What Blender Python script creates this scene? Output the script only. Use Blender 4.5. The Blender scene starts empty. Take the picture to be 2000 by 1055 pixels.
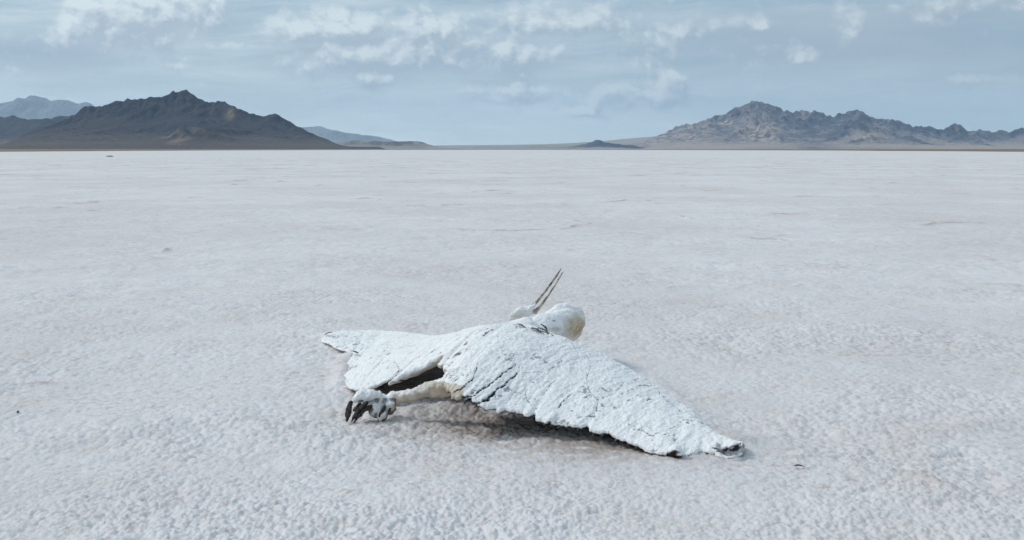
import bpy, bmesh, math, random
import numpy as np
from mathutils import Vector, kdtree

random.seed(7)
rng = np.random.default_rng(11)
R = math.radians
scene = bpy.context.scene
COL = scene.collection

# ------------------------------------------------------------------ camera
F = 1944.0                      # focal length in photo pixels (35 mm on 36 mm, 2000 px wide)
CAM_H = 1.0
HORIZON = 291.5
PITCH = math.atan((527.5 - HORIZON) / F)
cd = bpy.data.cameras.new('camera')
cam = bpy.data.objects.new('camera', cd)
COL.objects.link(cam)
cd.sensor_width = 36.0
cd.lens = 36.0 * F / 2000.0
cd.clip_start = 0.05
cd.clip_end = 120000.0
cam.location = (0, 0, CAM_H)
cam.rotation_euler = (math.pi / 2 - PITCH, 0, 0)
scene.camera = cam
CP, SP = math.cos(PITCH), math.sin(PITCH)


def at(px, py, z=None, Y=None):
    """Point of the place seen at a photo pixel, at height z or distance Y."""
    dx, dz = (px - 1000.0) / F, (527.5 - py) / F
    wy = CP + SP * dz
    wz = -SP + CP * dz
    t = (z - CAM_H) / wz if z is not None else Y / wy
    return np.array([dx * t, wy * t, CAM_H + wz * t])


# ------------------------------------------------------------------ noise
def _h(ix, iy, iz, seed):
    h = (ix.astype(np.int64) * 374761393 + iy.astype(np.int64) * 668265263 + iz * 2147483647 + seed * 974634777)
    h = (h & 0xFFFFFFFF).astype(np.uint32)
    h ^= h >> np.uint32(15)
    h *= np.uint32(2246822519)
    h ^= h >> np.uint32(13)
    h *= np.uint32(3266489917)
    h ^= h >> np.uint32(16)
    return h


def perlin2(x, y, seed=0):
    ix = np.floor(x); iy = np.floor(y)
    fx = (x - ix).astype(np.float32); fy = (y - iy).astype(np.float32)
    ix = ix.astype(np.int64); iy = iy.astype(np.int64)
    u = fx * fx * fx * (fx * (fx * 6 - 15) + 10)
    v = fy * fy * fy * (fy * (fy * 6 - 15) + 10)

    def g(a, b, dx, dy):
        an = _h(a, b, 0, seed).astype(np.float32) * np.float32(2 * math.pi / 4294967296.0)
        return np.cos(an) * dx + np.sin(an) * dy
    n00 = g(ix, iy, fx, fy); n10 = g(ix + 1, iy, fx - 1, fy)
    n01 = g(ix, iy + 1, fx, fy - 1); n11 = g(ix + 1, iy + 1, fx - 1, fy - 1)
    return 1.5 * ((n00 * (1 - u) + n10 * u) * (1 - v) + (n01 * (1 - u) + n11 * u) * v)


def value3(x, y, z, seed=0):
    ix = np.floor(x); iy = np.floor(y); iz = np.floor(z)
    fx, fy, fz = x - ix, y - iy, z - iz
    ix = ix.astype(np.int64); iy = iy.astype(np.int64); iz = iz.astype(np.int64)
    sm = lambda f: f * f * (3 - 2 * f)
    u, v, w = sm(fx), sm(fy), sm(fz)
    h = lambda a, b, c: _h(a, b, c * 1274126177 % 1000003, seed).astype(np.float32) / 2147483648.0 - 1.0
    l0 = (h(ix, iy, iz) * (1 - u) + h(ix + 1, iy, iz) * u) * (1 - v) + (h(ix, iy + 1, iz) * (1 - u) + h(ix + 1, iy + 1, iz) * u) * v
    iz = iz + 1
    l1 = (h(ix, iy, iz) * (1 - u) + h(ix + 1, iy, iz) * u) * (1 - v) + (h(ix, iy + 1, iz) * (1 - u) + h(ix + 1, iy + 1, iz) * u) * v
    return l0 * (1 - w) + l1 * w


def fbm2(x, y, octs, seed=0, gain=0.5):
    s = 0; a = 1.0
    for o in range(octs):
        s = s + a * perlin2(x * 2 ** o + 17.3 * o, y * 2 ** o - 9.1 * o, seed + o)
        a *= gain
    return s


def worley2(x, y, seed=0, two=False, jit=0.9):
    ix = np.floor(x).astype(np.int64); iy = np.floor(y).astype(np.int64)
    d1 = np.full(x.shape, 9.0, np.float32); d2 = d1.copy()
    for a in (-1, 0, 1):
        for b in (-1, 0, 1):
            h = _h(ix + a, iy + b, 3, seed)
            jx = (h & np.uint32(0xFFFF)).astype(np.float32) / 65535.0
            jy = (h >> np.uint32(16)).astype(np.float32) / 65535.0
            dx = (ix + a + 0.5 + (jx - 0.5) * jit - x).astype(np.float32)
            dy = (iy + b + 0.5 + (jy - 0.5) * jit - y).astype(np.float32)
            d = np.sqrt(dx * dx + dy * dy)
            d2 = np.minimum(d2, np.maximum(d1, d))
            d1 = np.minimum(d1, d)
    return (d1, d2) if two else d1


def smooth(a, b, x):
    t = np.clip((x - a) / (b - a), 0, 1)
    return t * t * (3 - 2 * t)


# ------------------------------------------------------------------ scene helpers
def new_mesh(name, verts, faces, smooth_shade=True):
    """verts (n,3) array, faces (m,3|4) array"""
    me = bpy.data.meshes.new(name)
    verts = np.ascontiguousarray(verts, np.float32)
    faces = np.ascontiguousarray(faces, np.int32)
    k = faces.shape[1]
    me.vertices.add(len(verts)); me.vertices.foreach_set('co', verts.ravel())
    me.loops.add(faces.size); me.loops.foreach_set('vertex_index', faces.ravel())
    me.polygons.add(len(faces))
    me.polygons.foreach_set('loop_start', np.arange(0, faces.size, k, dtype=np.int32))
    me.polygons.foreach_set('loop_total', np.full(len(faces), k, np.int32))
    me.update(calc_edges=True)
    me.polygons.foreach_set('use_smooth', np.full(len(faces), smooth_shade, bool))
    return me


def link(name, me, mat, parent=None):
    o = bpy.data.objects.new(name, me)
    COL.objects.link(o)
    if mat:
        me.materials.append(mat)
    if parent:
        o.parent = parent
    return o


def attr(me, name, vals):
    a = me.attributes.new(name, 'FLOAT', 'POINT')
    a.data.foreach_set('value', np.ascontiguousarray(vals, np.float32))


def grid_faces(nr, nc, wrap=False):
    i = np.arange(nr * nc).reshape(nr, nc)
    if wrap:
        i = np.concatenate([i, i[:, :1]], 1)
    return np.stack([i[:-1, :-1], i[:-1, 1:], i[1:, 1:], i[1:, :-1]], -1).reshape(-1, 4)


class Nodes:
    def __init__(self, tree):
        self.t = tree; self.n = tree.nodes; self.l = tree.links
        self.n.clear()

    def new(self, typ, **kw):
        nd = self.n.new(typ)
        for k, v in kw.items():
            setattr(nd, k, v)
        return nd

    def put(self, sock, v):
        if isinstance(v, bpy.types.NodeSocket):
            self.l.new(v, sock)
        elif v is not None:
            sock.default_value = v

    def math(self, op, a, b=None, c=None, clamp=False):
        nd = self.new('ShaderNodeMath', operation=op, use_clamp=clamp)
        for i, v in enumerate((a, b, c)):
            if v is not None:
                self.put(nd.inputs[i], v)
        return nd.outputs[0]

    def vmath(self, op, a, b=None, out=0):
        nd = self.new('ShaderNodeVectorMath', operation=op)
        self.put(nd.inputs[0], a)
        if b is not None:
            self.put(nd.inputs[1], b)
        return nd.outputs[out]

    def ramp(self, v, a, b, lo=0.0, hi=1.0, sm=True):
        nd = self.new('ShaderNodeMapRange')
        nd.interpolation_type = 'SMOOTHSTEP' if sm else 'LINEAR'
        self.put(nd.inputs['Value'], v)
        nd.inputs['From Min'].default_value = a; nd.inputs['From Max'].default_value = b
        nd.inputs['To Min'].default_value = lo; nd.inputs['To Max'].default_value = hi
        return nd.outputs[0]

    def noise(self, vec, scale, detail=4, rough=0.5, dist=0.0, dims='3D'):
        nd = self.new('ShaderNodeTexNoise', noise_dimensions=dims)
        self.put(nd.inputs['Vector'], vec)
        nd.inputs['Scale'].default_value = scale; nd.inputs['Detail'].default_value = detail
        nd.inputs['Roughness'].default_value = rough; nd.inputs['Distortion'].default_value = dist
        return nd.outputs[0]

    def mix(self, f, a, b):
        nd = self.new('ShaderNodeMix', data_type='RGBA')
        self.put(nd.inputs[0], f)
        self.put(nd.inputs[6], a if isinstance(a, bpy.types.NodeSocket) else (*a, 1))
        self.put(nd.inputs[7], b if isinstance(b, bpy.types.NodeSocket) else (*b, 1))
        return nd.outputs[2]

    def attr(self, name):
        return self.new('ShaderNodeAttribute', attribute_name=name).outputs['Fac']


def material(name):
    m = bpy.data.materials.new(name)
    m.use_nodes = True
    N = Nodes(m.node_tree)
    out = N.new('ShaderNodeOutputMaterial')
    b = N.new('ShaderNodeBsdfPrincipled')
    N.l.new(b.outputs[0], out.inputs['Surface'])
    b.inputs['Roughness'].default_value = 0.9
    b.inputs['Specular IOR Level'].default_value = 0.2
    return m, N, b


def bump(N, b, height, strength, dist):
    nd = N.new('ShaderNodeBump')
    nd.inputs['Strength'].default_value = strength
    nd.inputs['Distance'].default_value = dist
    N.put(nd.inputs['Height'], height)
    N.l.new(nd.outputs[0], b.inputs['Normal'])


# ------------------------------------------------------------------ materials
def geo_pos(N):
    return N.new('ShaderNodeNewGeometry').outputs['Position']


def make_salt():
    m, N, b = material('salt_crust')
    p = geo_pos(N)
    big = N.ramp(N.noise(p, 0.22, 7, 0.62), 0.36, 0.66)
    warm = N.ramp(N.noise(p, 2.2, 5, 0.6), 0.42, 0.75)
    c = N.mix(big, (0.765, 0.742, 0.75), (0.675, 0.64, 0.64))
    c = N.mix(N.math('MULTIPLY', warm, 0.5), c, (0.66, 0.60, 0.565))
    fleck = N.ramp(N.noise(p, 24.0, 5, 0.65), 0.53, 0.72)
    c = N.mix(N.math('MULTIPLY', fleck, 0.55), c, (0.56, 0.45, 0.385))
    mud = N.attr('mud')
    c = N.mix(mud, c, (0.30, 0.23, 0.18))
    N.put(b.inputs['Base Color'], c)
    N.put(b.inputs['Roughness'], 0.75)
    h = N.math('ADD', N.noise(p, 220.0, 4, 0.6), N.math('MULTIPLY', N.noise(p, 70.0, 3, 0.6), 1.6))
    bump(N, b, h, 0.55, 0.004)
    return m


def make_carcass():
    m, N, b = material('salt_caked_plumage')
    p = geo_pos(N)
    c = N.mix(N.ramp(N.noise(p, 9.0, 5, 0.6), 0.35, 0.7), (0.90, 0.895, 0.89), (0.85, 0.845, 0.84))
    c = N.mix(N.math('MULTIPLY', N.ramp(N.noise(p, 45.0, 4, 0.6), 0.56, 0.72), 0.3), c, (0.52, 0.47, 0.42))
    sp_ = N.math('MULTIPLY', N.ramp(N.noise(p, 170.0, 3, 0.6), 0.60, 0.70), N.ramp(N.noise(p, 16.0, 3, 0.6), 0.46, 0.66))
    c = N.mix(N.math('MULTIPLY', sp_, 0.6), c, (0.16, 0.15, 0.15))
    c = N.mix(N.attr('tan'), c, N.mix(N.ramp(N.noise(p, 30.0, 4, 0.6), 0.35, 0.65), (0.62, 0.52, 0.38), (0.42, 0.32, 0.20)))
    c = N.mix(N.attr('bare'), c, (0.022, 0.016, 0.012))  # dark bare feathers, blackened further to deepen the shade in the hollow
    c = N.mix(N.attr('feather'), c, (0.028, 0.027, 0.03))
    N.put(b.inputs['Base Color'], c)
    N.put(b.inputs['Roughness'], 0.8)
    bump(N, b, N.math('ADD', N.noise(p, 300.0, 3, 0.6), N.math('MULTIPLY', N.noise(p, 110.0, 3, 0.6), 1.5)), 0.45, 0.003)
    return m


def make_simple(name, c1, c2, scale, rough=0.7, bs=0.4, bd=0.002):
    m, N, b = material(name)
    p = geo_pos(N)
    n = N.noise(p, scale, 4, 0.6)
    N.put(b.inputs['Base Color'], N.mix(N.ramp(n, 0.4, 0.62), c1, c2))
    N.put(b.inputs['Roughness'], rough)
    bump(N, b, n, bs, bd)
    return m


def make_rock(name, dark, mid, light, scale, speck=0.6):
    """rock / scree: patches of three rock tones, some with shade put into them, lighter on the gentle aprons"""
    m, N, b = material(name)
    g = N.new('ShaderNodeNewGeometry')
    p = g.outputs['Position']
    n1 = N.noise(p, scale, 6, 0.62, 0.4)
    n2 = N.noise(p, scale * 7, 5, 0.6)
    c = N.mix(N.ramp(n1, 0.36, 0.62), dark, mid)
    c = N.mix(N.math('MULTIPLY', N.ramp(n2, 0.5, 0.75), speck), c, light)
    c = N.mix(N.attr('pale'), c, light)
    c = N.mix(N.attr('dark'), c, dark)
    N.put(b.inputs['Base Color'], c)
    bump(N, b, N.math('ADD', n2, N.noise(p, scale * 25, 4, 0.6)), 0.6, 0.12 / scale)
    return m


M_SALT = make_salt()
M_BIRD = make_carcass()
M_CLAW = make_simple('black_claw', (0.016, 0.014, 0.013), (0.075, 0.062, 0.052), 130, 0.7, 0.8, 0.004)
M_BEAK = make_simple('weathered_beak', (0.50, 0.44, 0.36), (0.15, 0.115, 0.085), 30, 0.6)
M_BEAK2 = make_simple('pale_beak', (0.55, 0.48, 0.38), (0.24, 0.18, 0.12), 40, 0.6)
M_FEATHER = make_simple('dark_feather', (0.03, 0.03, 0.034), (0.22, 0.22, 0.23), 60, 0.7)
M_TWIG = make_simple('dry_twig', (0.06, 0.045, 0.035), (0.13, 0.10, 0.075), 90, 0.8)
M_PEBBLE = make_simple('dark_stone', (0.03, 0.028, 0.027), (0.07, 0.06, 0.055), 70, 0.8)
M_STONE = make_simple('grey_stone', (0.36, 0.34, 0.33), (0.46, 0.44, 0.43), 5, 0.9)
M_SHORE = make_simple('shore_mud', (0.20, 0.145, 0.10), (0.28, 0.21, 0.15), 0.02, 0.9, 0.2, 0.5)


# ------------------------------------------------------------------ carcass footprint (used by the ground for its patch of stain and painted shade)
NEAR_L = [(985, 632, .29), (1012, 630, .295), (1055, 640, .285), (1110, 662, .25), (1160, 682, .21), (1240, 725, .14),
          (1300, 765, .09), (1350, 801, .055), (1400, 845, .03), (1452, 864, .035)]
NEAR_T = [(851, 712, .185), (868, 762, .145), (905, 786, .12), (985, 803, .085), (1060, 824, .062), (1150, 836, .05),
          (1230, 862, .03), (1310, 886, .016), (1385, 884, .014), (1450, 888, .016)]


# ------------------------------------------------------------------ salt flat
def build_ground():
    th = [0.0]
    st = 0.00105
    while th[-1] < math.pi - 0.02:
        if th[-1] > 0.56:
            st = min(st * 1.05, 0.12)
        th.append(th[-1] + st)
    th[-1] = math.pi
    th = np.array(th)
    az = np.concatenate([-th[::-1][:-1], th])[1:]          # full circle, fine in front
    saz = np.gradient(az)
    r = [0.15]
    while r[-1] < 14500:
        q = r[-1]
        if q < 2.3:
            f = 0.12 if q < 1.8 else 0.02
        elif q < 8:
            f = 0.0017
        elif q < 60:
            f = 0.0017 + (q - 8) / 52 * 0.0045
        else:
            f = min(0.0062 * (q / 60) ** 1.0, 0.35)
        r.append(q * (1 + f))
    r = np.array(r)
    Rr, A = np.meshgrid(r, az, indexing='ij')
    X = Rr * np.sin(A); Y = Rr * np.cos(A)
    space = np.maximum(Rr * saz[None, :], np.gradient(r)[:, None])
    x = X.ravel(); y = Y.ravel(); sp = space.ravel().astype(np.float32)
    z = np.zeros(x.size, np.float32)

    def add(wave, fn):
        w = np.clip((wave / sp - 1.6) / 2.0, 0, 1)
        idx = np.nonzero(w > 0)[0]
        z[idx] += w[idx] * fn(x[idx], y[idx], idx)

    # patchy roughness: lumpy areas and smooth filmed-over areas
    rough = np.full(x.size, 0.6, np.float32)
    near = np.nonzero(np.hypot(x, y) < 400)[0]
    rough[near] = smooth(-0.55, 0.6, fbm2(x[near] / 1.1, y[near] / 0.8, 4, 40, 0.6))
    rough = 0.45 + 0.62 * rough
    add(3.0, lambda a, b, i: 0.012 * fbm2(a / 3.0, b / 3.0, 2, 1))
    add(0.6, lambda a, b, i: 0.010 * fbm2(a / .7, b / .55, 2, 5))

    def ridges(a, b, i):            # thin pressure ridges between salt plates
        wx = a + 0.6 * fbm2(a / 1.5, b / 1.5, 3, 8); wy = b + 0.6 * fbm2(a / 1.5 + 9, b / 1.5, 3, 12)
        d1, d2 = worley2(wx / 4.2, wy / 4.2, 21, True)
        k = smooth(0.0, 0.55, perlin2(a / 1.3, b / 1.3, 23) + 0.5 * perlin2(a / .45, b / .45, 24))
        wid = np.maximum(0.05, 1.1 * sp[i])
        g = k * np.exp(-((d2 - d1) * 2.1 / wid) ** 2)
        ridge_mask[i] = g
        return 0.024 * g * (0.5 + 0.9 * np.abs(perlin2(a / .25, b / .25, 25)))
    ridge_mask = np.zeros(x.size, np.float32)
    add(2.2, ridges)

    def lumps(wave, amp, seed, sharp=1.0):
        def f(a, b, i):
            wx = a / wave + 0.35 * perlin2(a / wave / 1.3, b / wave / 1.3, seed + 1)
            wy = b / wave + 0.35 * perlin2(a / wave / 1.3 + 5, b / wave / 1.3, seed + 2)
            d = worley2(wx, wy, seed)
            return amp * rough[i] * (0.55 - np.minimum(d, 0.95) ** sharp)
        return f
    add(0.16, lambda a, b, i: 0.010 * rough[i] * fbm2(a / .2, b / .16, 3, 30))
    add(0.075, lumps(0.075, 0.007, 50, 1.6))
    add(0.034, lumps(0.034, 0.0115, 60, 1.4))
    add(0.017, lumps(0.017, 0.0095, 70, 1.3))
    add(0.010, lambda a, b, i: 0.0036 * (0.4 + rough[i]) * perlin2(a / .010, b / .010, 80))
    # the ground sinks a little in the damp hollow below the carcass
    e = (x - 0.10) / 0.85, (y - 3.75) / 0.55
    z -= (0.02 * np.exp(-(e[0] ** 2 + e[1] ** 2))).astype(np.float32)
    # salt drifted against the carcass, and a soiled bank under the leg
    def bank(pts, h, sig):
        pts = np.array([at(a, b, z=0.0)[:2] for a, b in pts])
        c = np.nonzero((np.abs(x - pts[:, 0].mean()) < 1.2) & (np.abs(y - pts[:, 1].mean()) < 1.2))[0]
        best = np.full(c.size, 9.0)
        for a, b in zip(pts[:-1], pts[1:]):
            ab = b - a
            u = np.clip(((x[c] - a[0]) * ab[0] + (y[c] - a[1]) * ab[1]) / (ab @ ab), 0, 1)
            best = np.minimum(best, np.hypot(x[c] - a[0] - u * ab[0], y[c] - a[1] - u * ab[1]))
        g = np.exp(-(best / sig) ** 2) * (0.75 + 0.5 * perlin2(x[c] / .09, y[c] / .09, 15))
        z[c] += (h * g).astype(np.float32)
        return c, g
    bank([(672, 752), (670, 735), (676, 715), (690, 700)], 0.030, 0.055)
    bank([(1250, 728), (1330, 790), (1400, 848), (1450, 868)], 0.016, 0.06)
    bank([(640, 660), (720, 655), (800, 658)], 0.022, 0.07)
    legc, legg = bank([(900, 792), (850, 795), (790, 802)], 0.034, 0.075)
    me = new_mesh('salt_flat', np.stack([x, y, z], -1), grid_faces(len(r), len(az), True))
    # rust-brown mud that seeped round the carcass, with the wing's shade painted in, and shows here and there through thin salt
    mud = np.zeros(x.size, np.float32)
    q = np.nonzero((np.hypot(x, y) < 60))[0]
    n = fbm2(x[q] / 0.05, y[q] / 0.04, 4, 90, 0.7)
    n2 = fbm2(x[q] / 1.4, y[q] / 0.9, 3, 95)
    mud[q] = 0.30 * smooth(0.55, 1.25, n + 0.55 * n2)
    mud_shade = np.exp(-(((x[q] - 0.0) / 0.5) ** 2 + ((y[q] - 3.55) / 0.26) ** 2))
    mud_shade = np.maximum(mud_shade, np.exp(-(((x[q] - 0.35) / 0.45) ** 2 + ((y[q] - 3.32) / 0.22) ** 2)))
    mud[q] = np.maximum(mud[q], 0.75 * mud_shade * smooth(-0.7, 0.5, fbm2(x[q] / 0.06, y[q] / 0.05, 3, 99) + 0.5 * mud_shade))
    mud[legc] = np.maximum(mud[legc], 0.5 * legg)
    mud = np.maximum(mud, 0.55 * ridge_mask * smooth(-0.4, 0.5, perlin2(x / 0.9, y / 0.9, 91)))
    attr(me, 'mud', np.clip(mud, 0, 0.8))
    o = link('salt_flat', me, M_SALT)
    o['kind'] = 'structure'
    o['label'] = 'flat white salt pan with a lumpy crust reaching to the horizon'
    return o


build_ground()


# ------------------------------------------------------------------ shore (brown mud rim of the salt)
def build_shore():
    az = np.linspace(-0.95, 0.95, 400)
    d0 = F / (1.1 + 3.6 * np.minimum(np.abs(az) / 0.475, 1.4) ** 2)
    d0 = d0 * (1 + 0.04 * fbm2(az * 30, az * 0, 4, 5))
    ts = [0, 0.004, 0.03, 0.1, 0.25, 0.5, 1.0]
    V = []
    for t in ts:
        d = d0 + (14000 - d0) * t
        zz = -0.05 if t == 0 else 0.25 + 0.9 * min(1, (14000 * t) / 1200.0)
        V.append(np.stack([d * np.sin(az), d * np.cos(az), np.full_like(az, zz) + (0 if t == 0 else 1) * 0.2 * fbm2(az * 40, az * 0 + t * 9, 3, 7)], -1))
    V = np.concatenate(V)
    o = link('shore', new_mesh('shore', V, grid_faces(len(ts), len(az))), M_SHORE)
    o['kind'] = 'structure'
    o['label'] = 'thin brown mud shore along the far edge of the salt'


build_shore()


# ------------------------------------------------------------------ mountains
def erode(Hm, cell, n, steps, seed, power=1.0):
    g = np.random.default_rng(seed)
    ny, nx = Hm.shape
    Hs = Hm / cell
    for batch in range(n * 3):
        k = max(200, int(nx * ny / 25))
        px = g.uniform(1, nx - 3, k); py = g.uniform(1, ny - 3, k)
        dx = np.zeros(k); dy = np.zeros(k); sed = np.zeros(k); vel = np.ones(k); wat = np.ones(k)
        alive = np.ones(k, bool)
        for s in range(steps):
            ix = px.astype(int); iy = py.astype(int); fx = px - ix; fy = py - iy
            h00 = Hs[iy, ix]; h10 = Hs[iy, ix + 1]; h01 = Hs[iy + 1, ix]; h11 = Hs[iy + 1, ix + 1]
            gx = (h10 - h00) * (1 - fy) + (h11 - h01) * fy
            gy = (h01 - h00) * (1 - fx) + (h11 - h10) * fx
            h = h00 * (1 - fx) * (1 - fy) + h10 * fx * (1 - fy) + h01 * (1 - fx) * fy + h11 * fx * fy
            dx = dx * 0.25 - gx * 0.75; dy = dy * 0.25 - gy * 0.75
            L = np.hypot(dx, dy) + 1e-9
            dx /= L; dy /= L
            nxp = px + dx; nyp = py + dy
            ok = alive & (nxp > 1) & (nxp < nx - 3) & (nyp > 1) & (nyp < ny - 3)
            nxp = np.where(ok, nxp, px); nyp = np.where(ok, nyp, py)
            jx = nxp.astype(int); jy = nyp.astype(int); ex = nxp - jx; ey = nyp - jy
            hn = Hs[jy, jx] * (1 - ex) * (1 - ey) + Hs[jy, jx + 1] * ex * (1 - ey) + Hs[jy + 1, jx] * (1 - ex) * ey + Hs[jy + 1, jx + 1] * ex * ey
            dh = hn - h
            cap = np.maximum(-dh, 0.01) * vel * wat * 4.0 * power
            dep = np.where(dh > 0, np.minimum(dh, sed), np.where(sed > cap, (sed - cap) * 0.25, -np.minimum((cap - sed) * 0.3, np.maximum(-dh, 0))))
            dep = np.where(ok, dep, 0)
            sed = sed - dep
            acc = np.zeros_like(Hs)
            for yy, xx, w in ((iy, ix, (1 - fx) * (1 - fy)), (iy, ix + 1, fx * (1 - fy)), (iy + 1, ix, (1 - fx) * fy), (iy + 1, ix + 1, fx * fy)):
                np.add.at(acc, (yy, xx), dep * w)
            Hs += np.clip(acc, -0.12, 0.12)
            vel = np.sqrt(np.maximum(vel * vel - dh * 0.8, 0.05)); vel = np.minimum(vel, 3); wat *= 0.97
            px, py = nxp, nyp; alive = ok
    # light thermal smoothing
    S = Hs.copy()
    S[1:-1, 1:-1] = 0.6 * Hs[1:-1, 1:-1] + 0.1 * (Hs[:-2, 1:-1] + Hs[2:, 1:-1] + Hs[1:-1, :-2] + Hs[1:-1, 2:])
    return S * cell


def mountain(name, label, D, prof, mat, cell, front, back, steep=0.62, spur_every=26, extra=(), wander=0.03,
             rough=0.10, ero=8, seed=1, spur_len=1.7, fit=True, pale_fn=None, margin=0.10, apron=0.0):
    g = np.random.default_rng(seed)
    prof = np.array(prof, float)
    pxs = np.arange(prof[0, 0], prof[-1, 0] + 1, 3.0)
    pys = np.interp(pxs, prof[:, 0], prof[:, 1])
    base = [at(a, b, Y=D) for a, b in zip(pxs, pys)]
    xs = np.array([b[0] for b in base])
    Yr = D * (1 + wander * fbm2(xs / (D * 0.06), xs * 0, 3, seed + 60))
    ridge = np.array([at(a, b, Y=c) for a, b, c in zip(pxs, pys, Yr)])
    lines = [ridge]
    px = pxs[0] + spur_every * 0.5
    while px < pxs[-1]:
        i = int((px - pxs[0]) / 3.0); i = min(i, len(ridge) - 1)
        lo, hi = max(0, i - 4), min(len(ridge), i + 5)
        j = lo + int(np.argmax(ridge[lo:hi, 2]))
        p0 = ridge[j]
        L = p0[2] * spur_len * g.uniform(0.7, 1.15)
        if p0[2] > 0.006 * D:
            side = g.uniform(-0.8, 0.8)
            n = 9
            t = np.linspace(0, 1, n)
            wob = np.cumsum(g.normal(0, 0.05, n)) * L
            sp = np.stack([p0[0] + side * L * t + wob, p0[1] - L * t, p0[2] * (1 - t) ** 1.15 * (0.97 - 0.10 * np.sin(t * 9 + g.uniform(0, 6)) * t)], -1)
            lines.append(sp)
            if L > 0.03 * D:      # side ribs
                for kk in range(2):
                    q = sp[g.integers(1, 5)]
                    l2 = L * g.uniform(0.25, 0.45); sd = g.choice([-1, 1]) * g.uniform(0.6, 1.2)
                    t2 = np.linspace(0, 1, 5)
                    lines.append(np.stack([q[0] + sd * l2 * t2, q[1] - l2 * t2, q[2] * (1 - t2) ** 1.1], -1))
        px += spur_every * g.uniform(0.7, 1.3)
    for e in extra:
        lines.append(np.array([at(a, b, Y=c) for a, b, c in e]))
    x0, x1 = xs[0] - margin * D * 0.3, xs[-1] + margin * D * 0.3
    gx = np.arange(x0, x1, cell); gy = np.arange(D - front, D + back, cell)
    X, Y = np.meshgrid(gx, gy)
    q = D * 0.02
    WX = X + q * 0.5 * fbm2(X / (q * 2.5), Y / (q * 2.5), 4, seed + 3)
    WY = Y + q * 0.5 * fbm2(X / (q * 2.5) + 31, Y / (q * 2.5), 4, seed + 9)
    H = np.full(X.shape, 0.0)
    for ln in lines:
        for a, b in zip(ln[:-1], ln[1:]):
            ab = b[:2] - a[:2]
            t = np.clip(((WX - a[0]) * ab[0] + (WY - a[1]) * ab[1]) / (ab @ ab + 1e-9), 0, 1)
            d = np.hypot(WX - a[0] - t * ab[0], WY - a[1] - t * ab[1])
            zr = np.maximum(a[2] + (b[2] - a[2]) * t, 0.5)
            np.maximum(H, zr * np.exp(-d * steep / zr) - 0.0006 * D, out=H)
    top = H.max()
    rid = 1 - 2 * np.abs(fbm2(X / (top * 0.36), Y / (top * 0.36), 4, seed + 20, 0.42))
    H = H + np.maximum(H, 0) * rough * (rid - 0.2)
    if ero:
        H = erode(H, cell, ero, 45, seed)
    H = H + np.clip(H / (0.15 * top), 0, 1) * (0.007 * top) * fbm2(X / (top * .09), Y / (top * .09), 3, seed + 33, 0.5)
    edge = np.minimum(np.minimum((X - x0), (x1 - X)) / (0.06 * (x1 - x0)), np.minimum(Y - gy[0], gy[-1] - Y) / (0.12 * (gy[-1] - gy[0])))
    ek = smooth(0, 1, edge)
    H = np.where(H > 0, H * ek, H) - (1 - ek) * (4.0 + 0.01 * top)
    if fit:
        for it in range(2):
            A = X / Y; E = (H - CAM_H) / Y
            want_a = ridge[:, 0] / ridge[:, 1]; want_e = (ridge[:, 2] - CAM_H) / ridge[:, 1]
            nb = max(12, int((pxs[-1] - pxs[0]) / max(3.0, 2.5 * cell / D * F)))
            ed = np.linspace(want_a.min(), want_a.max(), nb + 1)
            bi = np.clip(np.digitize(A.ravel(), ed) - 1, 0, nb - 1)
            mx = np.full(nb, 1e-6); np.maximum.at(mx, bi, E.ravel())
            want = np.interp((ed[:-1] + ed[1:]) / 2, want_a, want_e)
            ratio = np.clip(want / mx, 0.6, 1.7)
            kk = np.hanning(7); kk /= kk.sum()
            ratio = np.convolve(np.pad(ratio, 3, 'edge'), kk, 'valid')
            rr = np.interp(A, (ed[:-1] + ed[1:]) / 2, ratio)
            mxa = np.interp(A, (ed[:-1] + ed[1:]) / 2, np.convolve(np.pad(mx, 3, 'edge'), kk, 'valid'))
            rr = 1 + (rr - 1) * smooth(0.35, 0.9, E / np.maximum(mxa, 1e-6))
            H = np.where(H > 0, H * rr, H)
    for it in range(2):
        Hp = np.pad(H, 1, 'edge')
        H = 0.5 * H + 0.125 * (Hp[:-2, 1:-1] + Hp[2:, 1:-1] + Hp[1:-1, :-2] + Hp[1:-1, 2:])
    H = H - 0.5
    me = new_mesh(name, np.stack([X.ravel(), Y.ravel(), H.ravel()], -1), grid_faces(len(gy), len(gx)), True)
    gyy, gxx = np.gradient(H, cell)
    slope = np.hypot(gxx, gyy)
    pale, dark = np.zeros(H.shape), np.zeros(H.shape)
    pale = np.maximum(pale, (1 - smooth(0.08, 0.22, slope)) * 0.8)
    if pale_fn:
        pale, dark = pale_fn(X, Y, H, slope, pale, dark)
    attr(me, 'pale', np.clip(pale, 0, 1).ravel()); attr(me, 'dark', np.clip(dark, 0, 1).ravel())
    o = link(name, me, mat)
    o['kind'] = 'structure'
    o['label'] = label
    return o


M_ROCK_SHADED = make_rock('cloud_shaded_rock', (0.026, 0.030, 0.047), (0.062, 0.053, 0.062), (0.25, 0.19, 0.14), 0.006, 0.16)  # cloud shade over the left mountain is put into these dark tones
M_ROCK_TAN = make_rock('grey_tan_rock', (0.085, 0.105, 0.15), (0.27, 0.255, 0.27), (0.64, 0.52, 0.43), 0.0035)  # dark tone carries the blue of shaded slopes
M_ROCK_FAR = make_rock('hazed_far_rock', (0.30, 0.31, 0.32), (0.35, 0.35, 0.35), (0.40, 0.39, 0.37), 0.0008)  # paler than plain rock: distance haze is put into the colour
M_SAND = make_rock('pale_desert_fan', (0.18, 0.165, 0.155), (0.38, 0.335, 0.29), (0.50, 0.435, 0.375), 0.004)


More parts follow.
